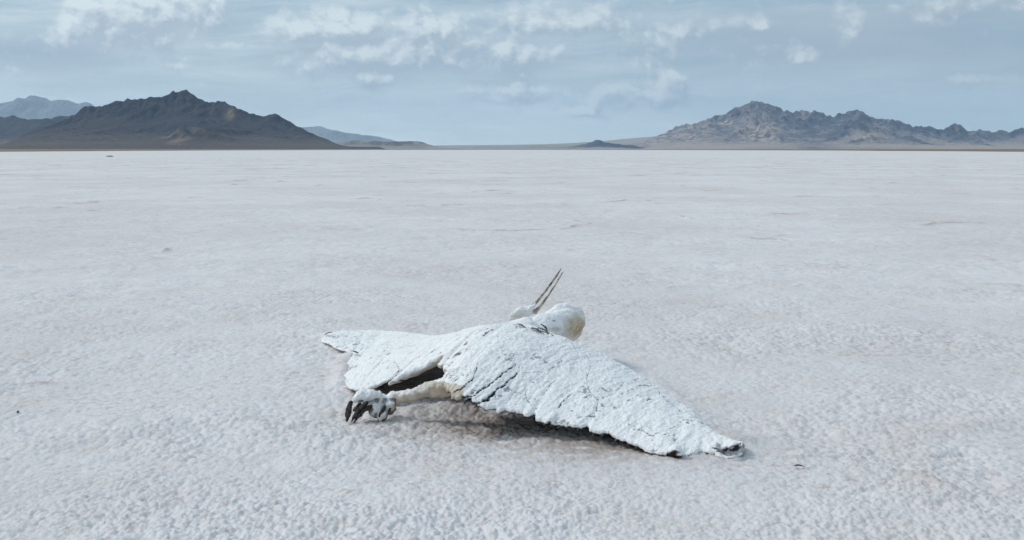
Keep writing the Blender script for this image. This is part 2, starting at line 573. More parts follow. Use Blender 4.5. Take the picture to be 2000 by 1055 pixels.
def gauss(X, Y, px, py_unused, D, rx, ry, Yc):
    cx = (px - 1000) / F * D
    return np.exp(-((X - cx) / rx) ** 2 - ((Y - Yc) / ry) ** 2)


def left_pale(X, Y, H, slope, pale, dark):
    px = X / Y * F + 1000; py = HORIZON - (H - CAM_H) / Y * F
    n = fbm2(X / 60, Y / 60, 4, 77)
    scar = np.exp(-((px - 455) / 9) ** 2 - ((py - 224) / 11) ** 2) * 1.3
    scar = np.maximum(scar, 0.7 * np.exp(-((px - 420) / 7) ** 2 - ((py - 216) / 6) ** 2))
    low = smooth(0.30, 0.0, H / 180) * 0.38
    lit_hump = np.maximum(np.exp(-((px - 348) / 30) ** 2 - ((py - 268) / 18) ** 2) * 1.3, 0.55 * np.exp(-((px - 400) / 50) ** 2 - ((py - 262) / 18) ** 2)) * (Y < 2640)  # tan foothill; sunlight on its left slope is put into the colour
    return np.maximum.reduce([pale * 0.5, scar * smooth(-0.5, 0.4, n + 0.4), low, lit_hump * smooth(-0.6, 0.5, n)]), dark


mountain('dark_mountain', 'dark cloud-shaded peaked mountain on the left edge of the salt flat', 3000,
         [(-60, 291), (-20, 288), (18, 276), (54, 258), (90, 246), (130, 230), (148, 221), (158, 210), (169, 204), (193, 207), (227, 195),
          (238, 196), (251, 189.5), (265, 193), (295, 188), (315, 188), (333, 179.6), (341, 175), (349, 177), (358, 172.5), (369, 177),
          (387, 188.6), (405, 198.5), (418, 197.6), (434, 194.5), (445.5, 200.7), (472, 213), (495, 221), (513, 225.5), (524, 223.7),
          (537, 219.7), (553, 227.7), (585, 246), (607, 258), (639, 271), (666, 283), (690, 291)],
         M_ROCK_SHADED, 3.6, 750, 380, steep=0.68, spur_every=34, wander=0.02, rough=0.12, ero=10, seed=3, pale_fn=left_pale,
         extra=[[(316, 289, 2440), (336, 272, 2470), (360, 255, 2500), (384, 245, 2530), (410, 246, 2600), (440, 249, 2690), (470, 252, 2780)],
                [(384, 246, 2530), (420, 262, 2480), (455, 277, 2440), (480, 288, 2400)]])

mountain('low_hill', 'low dark hill behind the left foot of the dark mountain', 4600,
         [(-140, 270), (-100, 252), (-60, 240), (-30, 230), (0, 224.6), (12, 226), (25, 224), (45, 228), (72, 232), (97, 228), (144, 223), (180, 232), (220, 260), (260, 288)],
         M_ROCK_SHADED, 11.0, 900, 500, spur_every=40, seed=8, ero=5)

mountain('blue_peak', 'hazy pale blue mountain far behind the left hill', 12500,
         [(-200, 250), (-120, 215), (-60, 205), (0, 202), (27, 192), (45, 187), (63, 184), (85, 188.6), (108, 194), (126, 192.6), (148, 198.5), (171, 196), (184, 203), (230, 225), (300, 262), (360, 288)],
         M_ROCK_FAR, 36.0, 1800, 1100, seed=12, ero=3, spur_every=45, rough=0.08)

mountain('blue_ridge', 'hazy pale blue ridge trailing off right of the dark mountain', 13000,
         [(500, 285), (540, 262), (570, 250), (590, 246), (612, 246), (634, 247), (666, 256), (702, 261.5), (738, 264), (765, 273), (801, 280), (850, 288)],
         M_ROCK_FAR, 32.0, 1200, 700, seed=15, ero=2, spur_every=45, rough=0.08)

mountain('tan_hills', 'low tan hills with dark rocky tops beside the dark mountain', 5200,
         [(610, 289), (640, 282), (666, 277), (680, 274), (693, 272), (711, 275), (724, 274.5), (738, 273), (760, 276), (768, 276), (776, 274), (788, 275.5), (801, 275), (814, 274),
          (832, 278.6), (855, 286), (880, 289)],
         M_SAND, 9.0, 700, 400, seed=19, ero=3, spur_every=24, steep=0.4, rough=0.16,
         pale_fn=lambda X, Y, H, s, p, d: (p * 0.6, smooth(0.30, 0.42, s + 0.15 * fbm2(X / 60, Y / 60, 3, 4)) * smooth(690, 740, X / Y * F + 1000) * 1.0))

mountain('desert_slope', 'pale sloping desert plain rising toward the right mountains', 9000,
         [(700, 287), (780, 285.5), (855, 284), (960, 283), (1040, 282), (1100, 280), (1190, 274), (1235, 269), (1280, 266), (1340, 262), (1500, 258), (1700, 262), (1900, 262), (2050, 262), (2200, 275)],
         M_SAND, 30.0, 2600, 1500, seed=23, ero=0, spur_every=4000, steep=0.06, rough=0.0, wander=0.0)

mountain('small_hill', 'small dark rocky hill left of the right mountain range', 5200,
         [(1085, 289), (1115, 284), (1145, 279), (1158, 275), (1170, 270.7), (1183, 275.7), (1200, 279), (1217, 281.5), (1230, 281), (1248, 284), (1275, 290)],
         M_ROCK_TAN, 7.0, 420, 260, seed=27, ero=4, spur_every=18, rough=0.15,
         pale_fn=lambda X, Y, H, s, p, d: (p * 0.8, smooth(0.2, 0.4, s) * 0.7))


def right_pale(X, Y, H, slope, pale, dark):  # sunlit and cloud-shaded areas are painted into the rock tones, beside pale fans
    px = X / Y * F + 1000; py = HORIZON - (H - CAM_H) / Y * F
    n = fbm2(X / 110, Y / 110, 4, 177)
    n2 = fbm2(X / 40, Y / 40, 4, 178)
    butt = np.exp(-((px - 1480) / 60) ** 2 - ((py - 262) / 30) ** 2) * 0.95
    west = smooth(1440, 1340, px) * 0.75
    patch = np.exp(-((px - 1412) / 16) ** 2 - ((py - 241) / 6) ** 2) * 1.2  # bright sunlit patch painted as pale rock
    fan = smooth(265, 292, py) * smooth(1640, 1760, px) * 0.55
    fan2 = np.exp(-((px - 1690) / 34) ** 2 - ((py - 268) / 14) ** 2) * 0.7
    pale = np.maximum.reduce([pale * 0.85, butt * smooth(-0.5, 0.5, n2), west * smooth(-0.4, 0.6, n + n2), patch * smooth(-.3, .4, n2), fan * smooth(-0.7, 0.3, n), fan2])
    dark = np.maximum(dark, np.exp(-((px - 1580) / 55) ** 2) * smooth(222, 240, py) * 0.95 * smooth(-0.7, 0.4, n))  # shaded mass right of the buttress, painted as dark rock
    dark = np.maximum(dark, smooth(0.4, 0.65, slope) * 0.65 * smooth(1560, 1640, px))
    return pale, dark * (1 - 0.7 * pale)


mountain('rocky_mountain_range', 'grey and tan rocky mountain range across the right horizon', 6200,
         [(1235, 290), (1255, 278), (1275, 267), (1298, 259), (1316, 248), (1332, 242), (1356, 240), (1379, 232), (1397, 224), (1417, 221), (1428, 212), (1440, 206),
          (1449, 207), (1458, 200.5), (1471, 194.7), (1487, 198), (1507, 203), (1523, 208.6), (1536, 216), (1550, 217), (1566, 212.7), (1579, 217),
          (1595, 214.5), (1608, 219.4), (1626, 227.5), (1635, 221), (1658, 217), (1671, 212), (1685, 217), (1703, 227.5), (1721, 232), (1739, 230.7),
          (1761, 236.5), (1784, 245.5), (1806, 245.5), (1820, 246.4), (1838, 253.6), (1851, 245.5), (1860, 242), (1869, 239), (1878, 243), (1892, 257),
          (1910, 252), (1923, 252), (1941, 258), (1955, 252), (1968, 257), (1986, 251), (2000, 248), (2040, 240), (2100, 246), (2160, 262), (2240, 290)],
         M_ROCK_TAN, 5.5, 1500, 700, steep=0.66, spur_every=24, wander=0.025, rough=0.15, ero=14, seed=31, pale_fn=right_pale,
         extra=[[(1471, 212, 6100), (1468, 228, 5900), (1478, 238, 5700), (1500, 246, 5550), (1525, 270, 5350), (1535, 289, 5200)],
                [(1468, 238, 5720), (1440, 258, 5500), (1425, 284, 5300)],
                [(1671, 231, 5700), (1650, 244, 5600), (1632, 260, 5450), (1620, 285, 5300)],
                [(1671, 231, 5700), (1690, 246, 5560), (1720, 262, 5400), (1752, 284, 5250)],
                [(1700, 250, 5450), (1680, 270, 5250), (1670, 286, 5100)],
                [(1765, 262, 5500), (1800, 263, 5450), (1830, 276, 5350)],
                [(1870, 262, 5600), (1900, 270, 5500), (1935, 280, 5400)],
                [(1345, 262, 5750), (1380, 268, 5600), (1400, 285, 5400)]])


# ------------------------------------------------------------------ the bird
def catmull(P, n):
    P = np.asarray(P, float)
    k = len(P)
    Q = np.concatenate([[2 * P[0] - P[1]], P, [2 * P[-1] - P[-2]]])
    t = np.linspace(0, k - 1 - 1e-9, n)
    i = t.astype(int); f = (t - i)[:, None]
    p0, p1, p2, p3 = Q[i], Q[i + 1], Q[i + 2], Q[i + 3]
    return 0.5 * ((2 * p1) + (-p0 + p2) * f + (2 * p0 - 5 * p1 + 4 * p2 - p3) * f ** 2 + (-p0 + 3 * p1 - 3 * p2 + p3) * f ** 3)


def tube(P, rad, n=40, seg=18, flat=1.0, axis=(0, 0, 1), lump=0.0, seed=0):
    """closed tapered tube; flat squeezes it along axis"""
    PR = catmull(np.concatenate([np.asarray(P, float), np.asarray(rad, float)[:, None]], 1), n)
    C, r = PR[:, :3], np.maximum(PR[:, 3], 0.0006)
    T = np.gradient(C, axis=0); T /= np.linalg.norm(T, axis=1)[:, None] + 1e-12
    ax = np.asarray(axis, float)
    S = np.cross(T, ax); S /= np.linalg.norm(S, axis=1)[:, None] + 1e-9
    U = np.cross(S, T)
    a = np.linspace(0, 2 * math.pi, seg, endpoint=False)
    ring = C[:, None, :] + r[:, None, None] * (np.cos(a)[None, :, None] * S[:, None, :] + flat * np.sin(a)[None, :, None] * U[:, None, :])
    V = ring.reshape(-1, 3)
    if lump:
        c = np.repeat(C, seg, 0)
        s = 1.0 / (np.mean(r) * 1.2)
        V = c + (V - c) * (1 + lump * value3(V[:, 0] * s, V[:, 1] * s, V[:, 2] * s, seed))[:, None]
    Fc = grid_faces(n, seg, True).tolist()
    V = np.concatenate([V, [C[0] - T[0] * r[0] * 0.5], [C[-1] + T[-1] * r[-1] * 0.5]])
    i0, i1 = len(V) - 2, len(V) - 1
    for k in range(seg):
        Fc.append([i0, (k + 1) % seg, k])
        b = (n - 1) * seg
        Fc.append([i1, b + k, b + (k + 1) % seg])
    return V, Fc


def sheet(top, thick):
    """closed slab from a grid (nr,nc,3) of top points, bottom offset straight down by thick (nr,nc)"""
    nr, nc = top.shape[:2]
    bot = top.copy(); bot[..., 2] -= thick
    V = np.concatenate([top.reshape(-1, 3), bot.reshape(-1, 3)])
    f = grid_faces(nr, nc)
    Fc = f.tolist() + (f[:, ::-1] + nr * nc).tolist()
    idx = np.arange(nr * nc).reshape(nr, nc)
    loop = np.concatenate([idx[0, :-1], idx[:-1, -1], idx[-1, :0:-1], idx[:0:-1, 0]])
    o = nr * nc
    for a, b in zip(loop, np.roll(loop, -1)):
        Fc.append([int(b), int(a), int(a) + o, int(b) + o])
    return V, Fc


def merge(parts):
    V, Fc, off = [], [], 0
    for v, f in parts:
        V.append(v); Fc += [[i + off for i in q] for q in f]; off += len(v)
    return np.concatenate(V), Fc


parts = []
# --- near wing: ridge to trailing edge, and a rear skirt falling behind the ridge
nS, nC = 420, 90
Lp = catmull([at(a, b, z=c) for a, b, c in NEAR_L], nS)
Tp = catmull([at(a, b, z=c) for a, b, c in NEAR_T], nS)
s = np.linspace(0, 1, nS)
nz1 = perlin2(s * 60, s * 0 + .5, 3); nz2 = perlin2(s * 140, s * 0 + .5, 4); nz3 = perlin2(s * 14, s * 0 + .5, 6)


def feathers(s, K, seed):
    """position along the span -> feather number, place across the feather (0..1), length offset"""
    w = s * K + 0.9 * perlin2(s * K * 0.33, s * 0 + .3, seed) + 0.35 * perlin2(s * K * 0.9, s * 0 + .6, seed + 1)
    k = np.floor(w)
    rnd = _h(k.astype(np.int64), k.astype(np.int64) * 0, 0, seed).astype(np.float64) / 4294967296.0
    return k, w - k, rnd


K1 = 34
fk, fu, frnd = feathers(s, K1, 31)
inner = smooth(0.55, 0.15, s)
jag = 0.012 * nz3 + 0.005 * nz1 + 0.006 * nz2 + 0.004 * perlin2(s * 300, s * 0 + .5, 5)
jag += (0.010 + 0.022 * inner) * frnd + (0.004 + 0.026 * inner) * np.roll(frnd, 40) * 1.6 * np.abs(2 * fu - 1) ** 3
for c, w, d in ((0.41, 0.010, 0.035), (0.545, 0.008, 0.03), (0.86, 0.012, 0.03), (0.93, 0.014, 0.035)):
    jag += d * np.exp(-((s - c) / w) ** 2)
dirT = (Lp - Tp); dirT /= np.linalg.norm(dirT, axis=1)[:, None]
Tj = Tp + dirT * jag[:, None]
Bk = Lp.copy()
back = 0.14 * (1 - s) + 0.03
Bk[:, 1] += back; Bk[:, 0] += back * 0.5
Bk[:, 2] = np.maximum(Lp[:, 2] * 0.45 - 0.03, 0.0)
t = np.linspace(-0.35, 1, nC)
top = np.zeros((nS, nC, 3))
for j, tt in enumerate(t):
    if tt < 0:
        q = -tt / 0.35
        P = Lp + (Bk - Lp) * q
        P[:, 2] += 0.02 * np.sin(math.pi * q) * (1 - s)
    else:
        P = Lp + (Tj - Lp) * tt
        P[:, 2] += (0.045 * (1 - s) + 0.012) * np.sin(math.pi * np.minimum(tt * 1.0, 1)) ** 1.0 * (1 - 0.3 * tt)
    top[:, j] = P
# shallow folds running with the feathers
fold = fbm2(np.repeat(s[:, None] * 16, nC, 1), np.repeat(t[None, :] * 1.6, nS, 0), 3, 44)
top[..., 2] += 0.005 * fold * smooth(-0.2, 0.3, t)[None, :]


def shingle(S2, T2, K, seed):
    """relief of overlapping feathers: raised shaft, step where the next feather covers it; short coverts nearer the leading edge"""
    out = 0
    for row, (Kr, t0, t1, amp) in enumerate(((K, 0.42, 0.75, 1.0), (K * 0.8, 0.15, 0.35, 0.45))):
        _, u, rn = feathers(S2 + 0.012 * perlin2(T2 * 5, S2 * 8, seed + 7), Kr, seed + 10 * row)
        edge = t0 + (t1 - t0) * rn
        m = smooth(edge - 0.16, edge + 0.04, T2)
        out = out + amp * m * (0.9 * (1 - u) ** 1.5 + 0.45 * np.exp(-((u - 0.45) / 0.12) ** 2) - 0.4)
    return out


SS, TT = np.repeat(s[:, None], nC, 1), np.repeat(t[None, :], nS, 0)
top[..., 2] += 0.0060 * shingle(SS, TT, K1, 31) * smooth(-0.35, 0.7, perlin2(SS * 9, TT * 3, 37)) * (1 - 0.55 * smooth(0.2, 0.6, SS))
near_top = top.copy()
thick = np.repeat((0.017 + 0.012 * (1 - np.clip(t, 0, 1)))[None, :], nS, 0)
parts.append(sheet(top, thick))

# --- far wing
FAR_L = [(985, 632, .29), (962, 633, .265), (935, 636, .235), (905, 644, .19), (880, 650, .16), (850, 655, .135), (820, 652, .105), (790, 648, .085),
         (760, 646, .068), (735, 645, .058), (715, 645, .052), (695, 645, .046), (660, 647, .042), (634, 655, .036)]
FAR_T = [(890, 684, .212), (852, 699, .170), (802, 722, .122), (762, 743, .085), (768, 737, .095), (745, 747, .082), (716, 758, .064), (686, 757, .036),
         (671, 740, .016), (675, 715, .016), (689, 699, .020), (686, 688, .034), (652, 676, .036), (626, 667, .026)]
n2S = 380
Lf = catmull([at(a, b, z=c) for a, b, c in FAR_L], n2S)
Tf = catmull([at(a, b, z=c) for a, b, c in FAR_T], n2S)
s2 = np.linspace(0, 1, n2S)
dT = (Lf - Tf); dT /= np.linalg.norm(dT, axis=1)[:, None] + 1e-9
K2 = 30
fk2, fu2, fr2 = feathers(s2, K2, 61)
Tf = Tf + dT * (0.008 * perlin2(s2 * 50, s2 * 0 + .2, 13) + 0.006 * perlin2(s2 * 120, s2 * 0 + .2, 14) + 0.014 * fr2 + 0.014 * np.roll(fr2, 33) * np.abs(2 * fu2 - 1) ** 3)[:, None]
Bf = Lf.copy(); Bf[:, 1] += 0.06 + 0.10 * (1 - s2); Bf[:, 2] = np.maximum(Lf[:, 2] * 0.4 - 0.035, 0)
top = np.zeros((n2S, nC, 3))
for j, tt in enumerate(t):
    if tt < 0:
        P = Lf + (Bf - Lf) * (-tt / 0.35)
    else:
        P = Lf + (Tf - Lf) * tt
        P[:, 2] += 0.02 * np.sin(math.pi * tt) * (1 - 0.6 * s2)
    top[:, j] = P
top[..., 2] += 0.005 * fbm2(np.repeat(s2[:, None] * 12, nC, 1), np.repeat(t[None, :] * 2.5, n2S, 0), 3, 54) * smooth(-0.2, 0.3, t)[None, :]
SS2, TT2 = np.repeat(s2[:, None], nC, 1), np.repeat(t[None, :], n2S, 0)
top[..., 2] += 0.0040 * shingle(SS2, TT2, K2, 61) * smooth(-0.35, 0.7, perlin2(SS2 * 9, TT2 * 3, 67))
far_top = top.copy()
parts.append(sheet(top, np.repeat((0.014 + 0.010 * (1 - np.clip(t, 0, 1)))[None, :], n2S, 0) * (1 - 0.3 * s2[:, None])))
# rolled lip of the far wing over the hollow
parts.append(tube([at(884, 691, z=.206), at(862, 701, z=.174), at(830, 717, z=.138), at(795, 733, z=.106), at(759, 750, z=.075)],
                  [.024, .022, .019, .016, .009], 40, 16, lump=0.3, seed=4))

# --- trunk, neck and head (the neck loops round and the bill points up)
parts.append(tube([(-.14, 4.02, .13), (-.05, 4.10, .155), (.03, 4.18, .165), (.10, 4.24, .17), at(1060, 640, Y=4.26), at(1088, 636, Y=4.38), at(1106, 630, Y=4.46),
                   at(1119, 632, Y=4.60), at(1110, 652, Y=4.72), at(1060, 652, Y=4.82), at(1020, 626, Y=4.84), at(1012, 616, Y=4.84), at(1034, 604, Y=4.86), at(1046, 593, Y=4.88)],
                  [.05, .10, .115, .10, .06, .060, .062, .050, .042, .035, .034, .026, .018, .007], 160, 26, lump=0.10, seed=9))
# breast bulge of the neck with its overhanging tan side
parts.append(tube([at(1054, 637, Y=4.36), at(1084, 615, Y=4.46), at(1109, 606, Y=4.52), at(1130, 613, Y=4.52), at(1131, 632, Y=4.50), at(1120, 656, Y=4.46)],
                  [.024, .040, .031, .025, .029, .012], 60, 22, lump=0.22, seed=12))
parts.append(tube([at(998, 622, Y=4.80), at(1018, 612, Y=4.84), at(1045, 608, Y=4.9)], [.020, .030, .011], 24, 16, lump=0.3, seed=14))

# --- leg, shank and foot
leg = [at(905, 742, z=.155), at(868, 757, z=.115), at(830, 764, z=.098), at(795, 773, z=.08), at(765, 779, z=.068), at(740, 782, z=.06)]
parts.append(tube(leg, [.044, .035, .027, .023, .021, .020], 70, 20, lump=0.28, seed=21))
parts.append(tube([at(872, 747, z=.135), at(835, 759, z=.110), at(800, 767, z=.093), at(770, 771, z=.083), at(755, 774, z=.075)], [.022, .016, .012, .014, .008], 44, 14, lump=0.4, seed=22))
parts.append(tube([at(742, 776, z=.078), at(722, 773, z=.085), at(703, 775, z=.082), at(690, 784, z=.062)], [.019, .024, .022, .010], 30, 14, lump=0.35, seed=23))
parts.append(tube([at(742, 780, z=.07), at(734, 793, z=.048), at(732, 806, z=.026), at(735, 814, z=.012)], [.022, .028, .025, .015], 26, 14, lump=0.25, seed=24))
parts.append(tube([at(762, 786, z=.056), at(762, 796, z=.04), at(757, 806, z=.022)], [.022, .024, .018], 22, 14, lump=0.3, seed=25))
parts.append(tube([at(716, 790, z=.058), at(708, 800, z=.040), at(700, 812, z=.012)], [.010, .012, .010], 22, 12, lump=0.5, seed=33))
parts.append(tube([at(745, 806, z=.03), at(748, 814, z=.014), at(740, 820, z=.004)], [.014, .018, .012], 22, 12, lump=0.5, seed=34))
# --- curled ends of the near wing tip
parts.append(tube([at(1312, 876, z=.03), at(1322, 882, z=.026), at(1330, 887, z=.016)], [.018, .022, .016], 18, 12, lump=0.4, seed=27))
uu = np.linspace(0, 1, 40); vv = np.linspace(0, 1, 24)
lo_ = catmull([at(1396, 888, z=.012), at(1416, 893, z=.008), at(1436, 892, z=.010), at(1454, 882, z=.016)], 40)
mi_ = catmull([at(1398, 880, z=.020), at(1420, 880, z=.020), at(1440, 878, z=.026), at(1456, 872, z=.030)], 40)
hi_ = catmull([at(1404, 872, z=.032), at(1420, 872, z=.042), at(1438, 864, z=.058), at(1451, 858, z=.060)], 40)
hi_ = hi_ + np.stack([0 * uu, 0.012 * perlin2(uu * 9, uu * 0, 3), 0.010 * perlin2(uu * 11, uu * 0, 4)], -1)
curl = np.stack([catmull([lo_[k], mi_[k], hi_[k]], 24) for k in range(40)])
parts.append(sheet(curl, np.full((40, 24), 0.009)))
parts.append(tube([at(1068, 822, z=.062), at(1080, 815, z=.066), at(1088, 808, z=.07)], [.012, .017, .010], 18, 12, lump=0.4, seed=30))

V, Fc = merge(parts)
tmp_me = bpy.data.meshes.new('tmp')
tmp_me.from_pydata(V.tolist(), [], Fc)
tmp = bpy.data.objects.new('tmp', tmp_me); COL.objects.link(tmp)
rm = tmp.modifiers.new('r', 'REMESH'); rm.mode = 'VOXEL'; rm.voxel_size = 0.0042; rm.use_smooth_shade = True
sb = tmp.modifiers.new('s', 'SUBSURF'); sb.levels = 1; sb.render_levels = 1
dg = bpy.context.evaluated_depsgraph_get()
body_me = bpy.data.meshes.new_from_object(tmp.evaluated_get(dg))
bpy.data.objects.remove(tmp); bpy.data.meshes.remove(tmp_me)
body_me.name = 'body'
nv = len(body_me.vertices)
P = np.empty(nv * 3, np.float32); body_me.vertices.foreach_get('co', P); P = P.reshape(-1, 3).astype(np.float64)
Nn = np.empty(nv * 3, np.float32); body_me.vertices.foreach_get('normal', Nn); Nn = Nn.reshape(-1, 3).astype(np.float64)
up = Nn[:, 2]

# cracks and worn spots: traced on the surface, kept as points of the surface itself
rel = P - np.array([0, 0, CAM_H])
depth = rel[:, 1] * CP - rel[:, 2] * SP
upc = rel[:, 1] * SP + rel[:, 2] * CP
PX = 1000 + F * rel[:, 0] / depth
PY = 527.5 - F * upc / depth
vis = (Nn * rel).sum(1) < 0
vi = np.nonzero(vis)[0]
kd2 = kdtree.KDTree(len(vi))
for k, i in enumerate(vi):
    kd2.insert((PX[i], PY[i], 0), int(i))
kd2.balance()


def on_surface(px, py):
    best = None
    for co, i, d in kd2.find_n((px, py, 0), 10):
        if best is None or depth[i] < depth[best] - 0.02:
            best = i
    return P[best]


kd3 = kdtree.KDTree(nv)
for i in range(nv):
    kd3.insert(P[i], i)
kd3.balance()
feather = np.zeros(nv); crackd = np.zeros(nv)
rr = random.Random(3)


def crack(pts, w0=0.0035, w1=0.0035, strength=1.0, broken=0.35):
    pts = np.array(pts, float)
    seg = np.hypot(*np.diff(pts, axis=0).T)
    cum = np.concatenate([[0], np.cumsum(seg)])
    n = int(cum[-1] / 0.7) + 2
    u = np.linspace(0, cum[-1], n)
    X_ = np.interp(u, cum, pts[:, 0]); Y_ = np.interp(u, cum, pts[:, 1])
    sd = rr.randint(0, 999)
    X_ = X_ + 2.2 * perlin2(u / 9, u * 0 + .3, sd) + 0.9 * perlin2(u / 3, u * 0 + .3, sd + 1)
    Y_ = Y_ + 2.2 * perlin2(u / 9, u * 0 + .7, sd + 2) + 0.9 * perlin2(u / 3, u * 0 + .7, sd + 3)
    br = perlin2(u / 7, u * 0 + .1, sd + 5)
    wv = perlin2(u / 4, u * 0 + .4, sd + 6) + 0.6 * perlin2(u / 1.7, u * 0 + .4, sd + 7)
    for k in range(n):
        if br[k] < -0.45 + broken * 0.9 - 0.3:
            continue
        w = 0.85 * (w0 + (w1 - w0) * k / n) * np.clip(0.75 + 0.9 * wv[k], 0.3, 1.5)
        c = on_surface(X_[k], Y_[k])
        for co, i, d in kd3.find_range(c, w * 1.8):
            f = min(1, max(0, 1.6 - d / w))
            feather[i] = max(feather[i], strength * f); crackd[i] = max(crackd[i], f * w * 1.2)


crack([(1010, 728), (998, 741), (985, 751), (973, 760), (963, 769), (948, 781), (926, 791)], .0025, .0058, 1, 0.1)
crack([(1008, 711), (988, 726), (973, 737), (953, 754), (934, 765), (924, 774), (905, 777)], .0022, .0050, 1, 0.2)
crack([(931, 716), (924, 741), (906, 754), (889, 766)], .0022, .004, 1, 0.5)
crack([(1117, 768), (1101, 783), (1089, 798)], .0018, .0032, .85, 0.15)
crack([(1148, 696), (1155, 711), (1145, 738), (1148, 756), (1160, 775), (1169, 780), (1165, 800), (1160, 815)], .0016, .0022, .7, 0.6)
crack([(1212, 753), (1205, 765), (1177, 778)], .0025, .0018, .7, 0.4)
crack([(1086, 741), (1075, 752), (1067, 765)], .0018, .0018, .6, 0.5)
crack([(1099, 704), (1081, 716), (1064, 730), (1040, 748)], .0018, .0018, .6, 0.55)
crack([(1064, 728), (1045, 727), (1020, 728)], .0016, .0016, .5, 0.6)
crack([(1243, 755), (1263, 752), (1285, 763), (1298, 778), (1317, 794), (1332, 805)], .0024, .0022, .75, 0.4)
crack([(1325, 778), (1349, 793), (1362, 806)], .0018, .0016, .5, 0.4)
crack([(1307, 837), (1337, 820), (1357, 822), (1377, 828)], .002, .003, .7, 0.4)
crack([(1238, 838), (1258, 842), (1273, 850), (1285, 846)], .0022, .003, .8, 0.35)
crack([(1130, 815), (1150, 813), (1165, 813)], .0025, .0025, .7, 0.3)
crack([(1030, 760), (1025, 775), (1036, 790)], .0018, .0022, .6, 0.6)
crack([(1000, 770), (1012, 765), (1022, 772)], .0016, .0016, .5, 0.6)
crack([(945, 655), (952, 648), (963, 643)], .005, .004, 1, 0.25)
crack([(946, 645), (953, 641)], .0035, .003, 1, 0.3)
for k in range(26):
    a = rr.uniform(1004, 1078); b = 633 + (a - 1004) * 0.22 + rr.uniform(-1, 3)
    crack([(a, b), (a + rr.uniform(3, 8), b + rr.uniform(2, 6))], .0022, .0030, rr.uniform(.3, .85), 0.3)
crack([(1082, 624), (1085, 626), (1088, 624)], .003, .003, .8, 0)
crack([(779, 719), (775, 726), (768, 732)], .004, .006, 1, 0.15)
crack([(768, 708), (776, 712), (778, 718)], .0025, .0025, .8, 0.3)
for a, b in ((707, 735), (734, 726), (685, 718), (693, 673), (700, 680), (818, 699), (1232, 761), (1268, 781), (1229, 781), (1281, 789), (1243, 741), (1215, 750),
             (1344, 826), (1300, 848), (645, 651), (653, 648), (638, 650), (704, 670), (696, 690), (1178, 690), (1190, 688)):
    crack([(a - rr.uniform(2, 5), b + rr.uniform(0, 2)), (a, b), (a + rr.uniform(2, 5), b - rr.uniform(0, 3))], .0025, .003, .8, 0.2)
# frayed, worn-through patch at the inner corner of the near wing
for k in range(46):
    a = rr.gauss(878, 17); b = rr.gauss(731, 12)
    if a < 852 or b > 755:
        continue
    crack([(a, b), (a + rr.uniform(3, 9), b - rr.uniform(-2, 7))], .0017, .0014, rr.uniform(.4, .9), 0.3)
for k in range(60):     # loose specks over the plumage
    a = rr.uniform(880, 1400); b = 660 + (a - 880) * 0.36 + rr.uniform(0, 110 - (a - 880) * 0.12)
    crack([(a, b), (a + rr.uniform(1, 5), b - rr.uniform(-2, 4))], .0014, .0014, rr.uniform(.25, .6), 0.3)

# feather layout carried over to the crusted surface
kdn = kdtree.KDTree(nS * nC + n2S * nC)
for k, q in enumerate(np.concatenate([near_top.reshape(-1, 3), far_top.reshape(-1, 3)])):
    kdn.insert(q, k)
kdn.balance()
allS = np.concatenate([SS.ravel(), SS2.ravel()]); allT = np.concatenate([TT.ravel(), TT2.ravel()])
ui = np.nonzero(up > 0.15)[0]
near_i = np.array([kdn.find(P[i])[1:] for i in ui])
ni = near_i[:, 0].astype(int)
okn = near_i[:, 1] < 0.02
seam = np.zeros(nv); vane = np.zeros(nv)
for lo, hi, K_, sd_ in ((0, nS * nC, K1, 31), (nS * nC, 10 ** 9, K2, 61)):
    m = okn & (ni >= lo) & (ni < hi)
    S_, T_ = allS[ni[m]], allT[ni[m]]
    Sj = S_ + 0.0025 * value3(P[ui[m], 0] / .02, P[ui[m], 1] / .02, P[ui[m], 2] / .02, 88)
    _, u_, rn_ = feathers(Sj + 0.012 * perlin2(T_ * 5, Sj * 8, sd_ + 7), K_, sd_)
    d_ = np.minimum(u_, 1 - u_)
    fade = smooth(0.12, 0.55, T_)
    seam[ui[m]] = (np.exp(-(d_ / 0.045) ** 2) + 0.4 * np.exp(-((np.abs((u_ * 3) % 1 - .5)) / 0.10) ** 2) * (rn_ > 0.3)) * fade
    vane[ui[m]] = fade
pa = value3(P[:, 0] / .045, P[:, 1] / .045, P[:, 2] / .045, 81) + 0.7 * value3(P[:, 0] / .014, P[:, 1] / .014, P[:, 2] / .014, 82)
feather = np.maximum(feather, 0.8 * seam * smooth(0.15, 0.85, pa))
flake = smooth(0.82, 1.15, pa + 0.35 * value3(P[:, 0] / .006, P[:, 1] / .006, P[:, 2] / .006, 83)) * vane
feather = np.maximum(feather, 0.55 * flake)
crackd = np.maximum(crackd, 0.003 * flake)
footz = (PX > 676) & (PX < 774) & (PY > 778) & (PY < 826) & (P[:, 1] < 3.8)
feather = np.maximum(feather, 0.75 * footz * smooth(0.15, 0.6, pa + 0.5 * (0.4 - up)))
tipz = (PX > 1398) & (PY > 855) & (PY < 884) & (P[:, 1] < 3.4)
feather = np.maximum(feather, 0.55 * tipz * smooth(-0.1, 0.5, pa + 0.6 * (0.6 - up)))

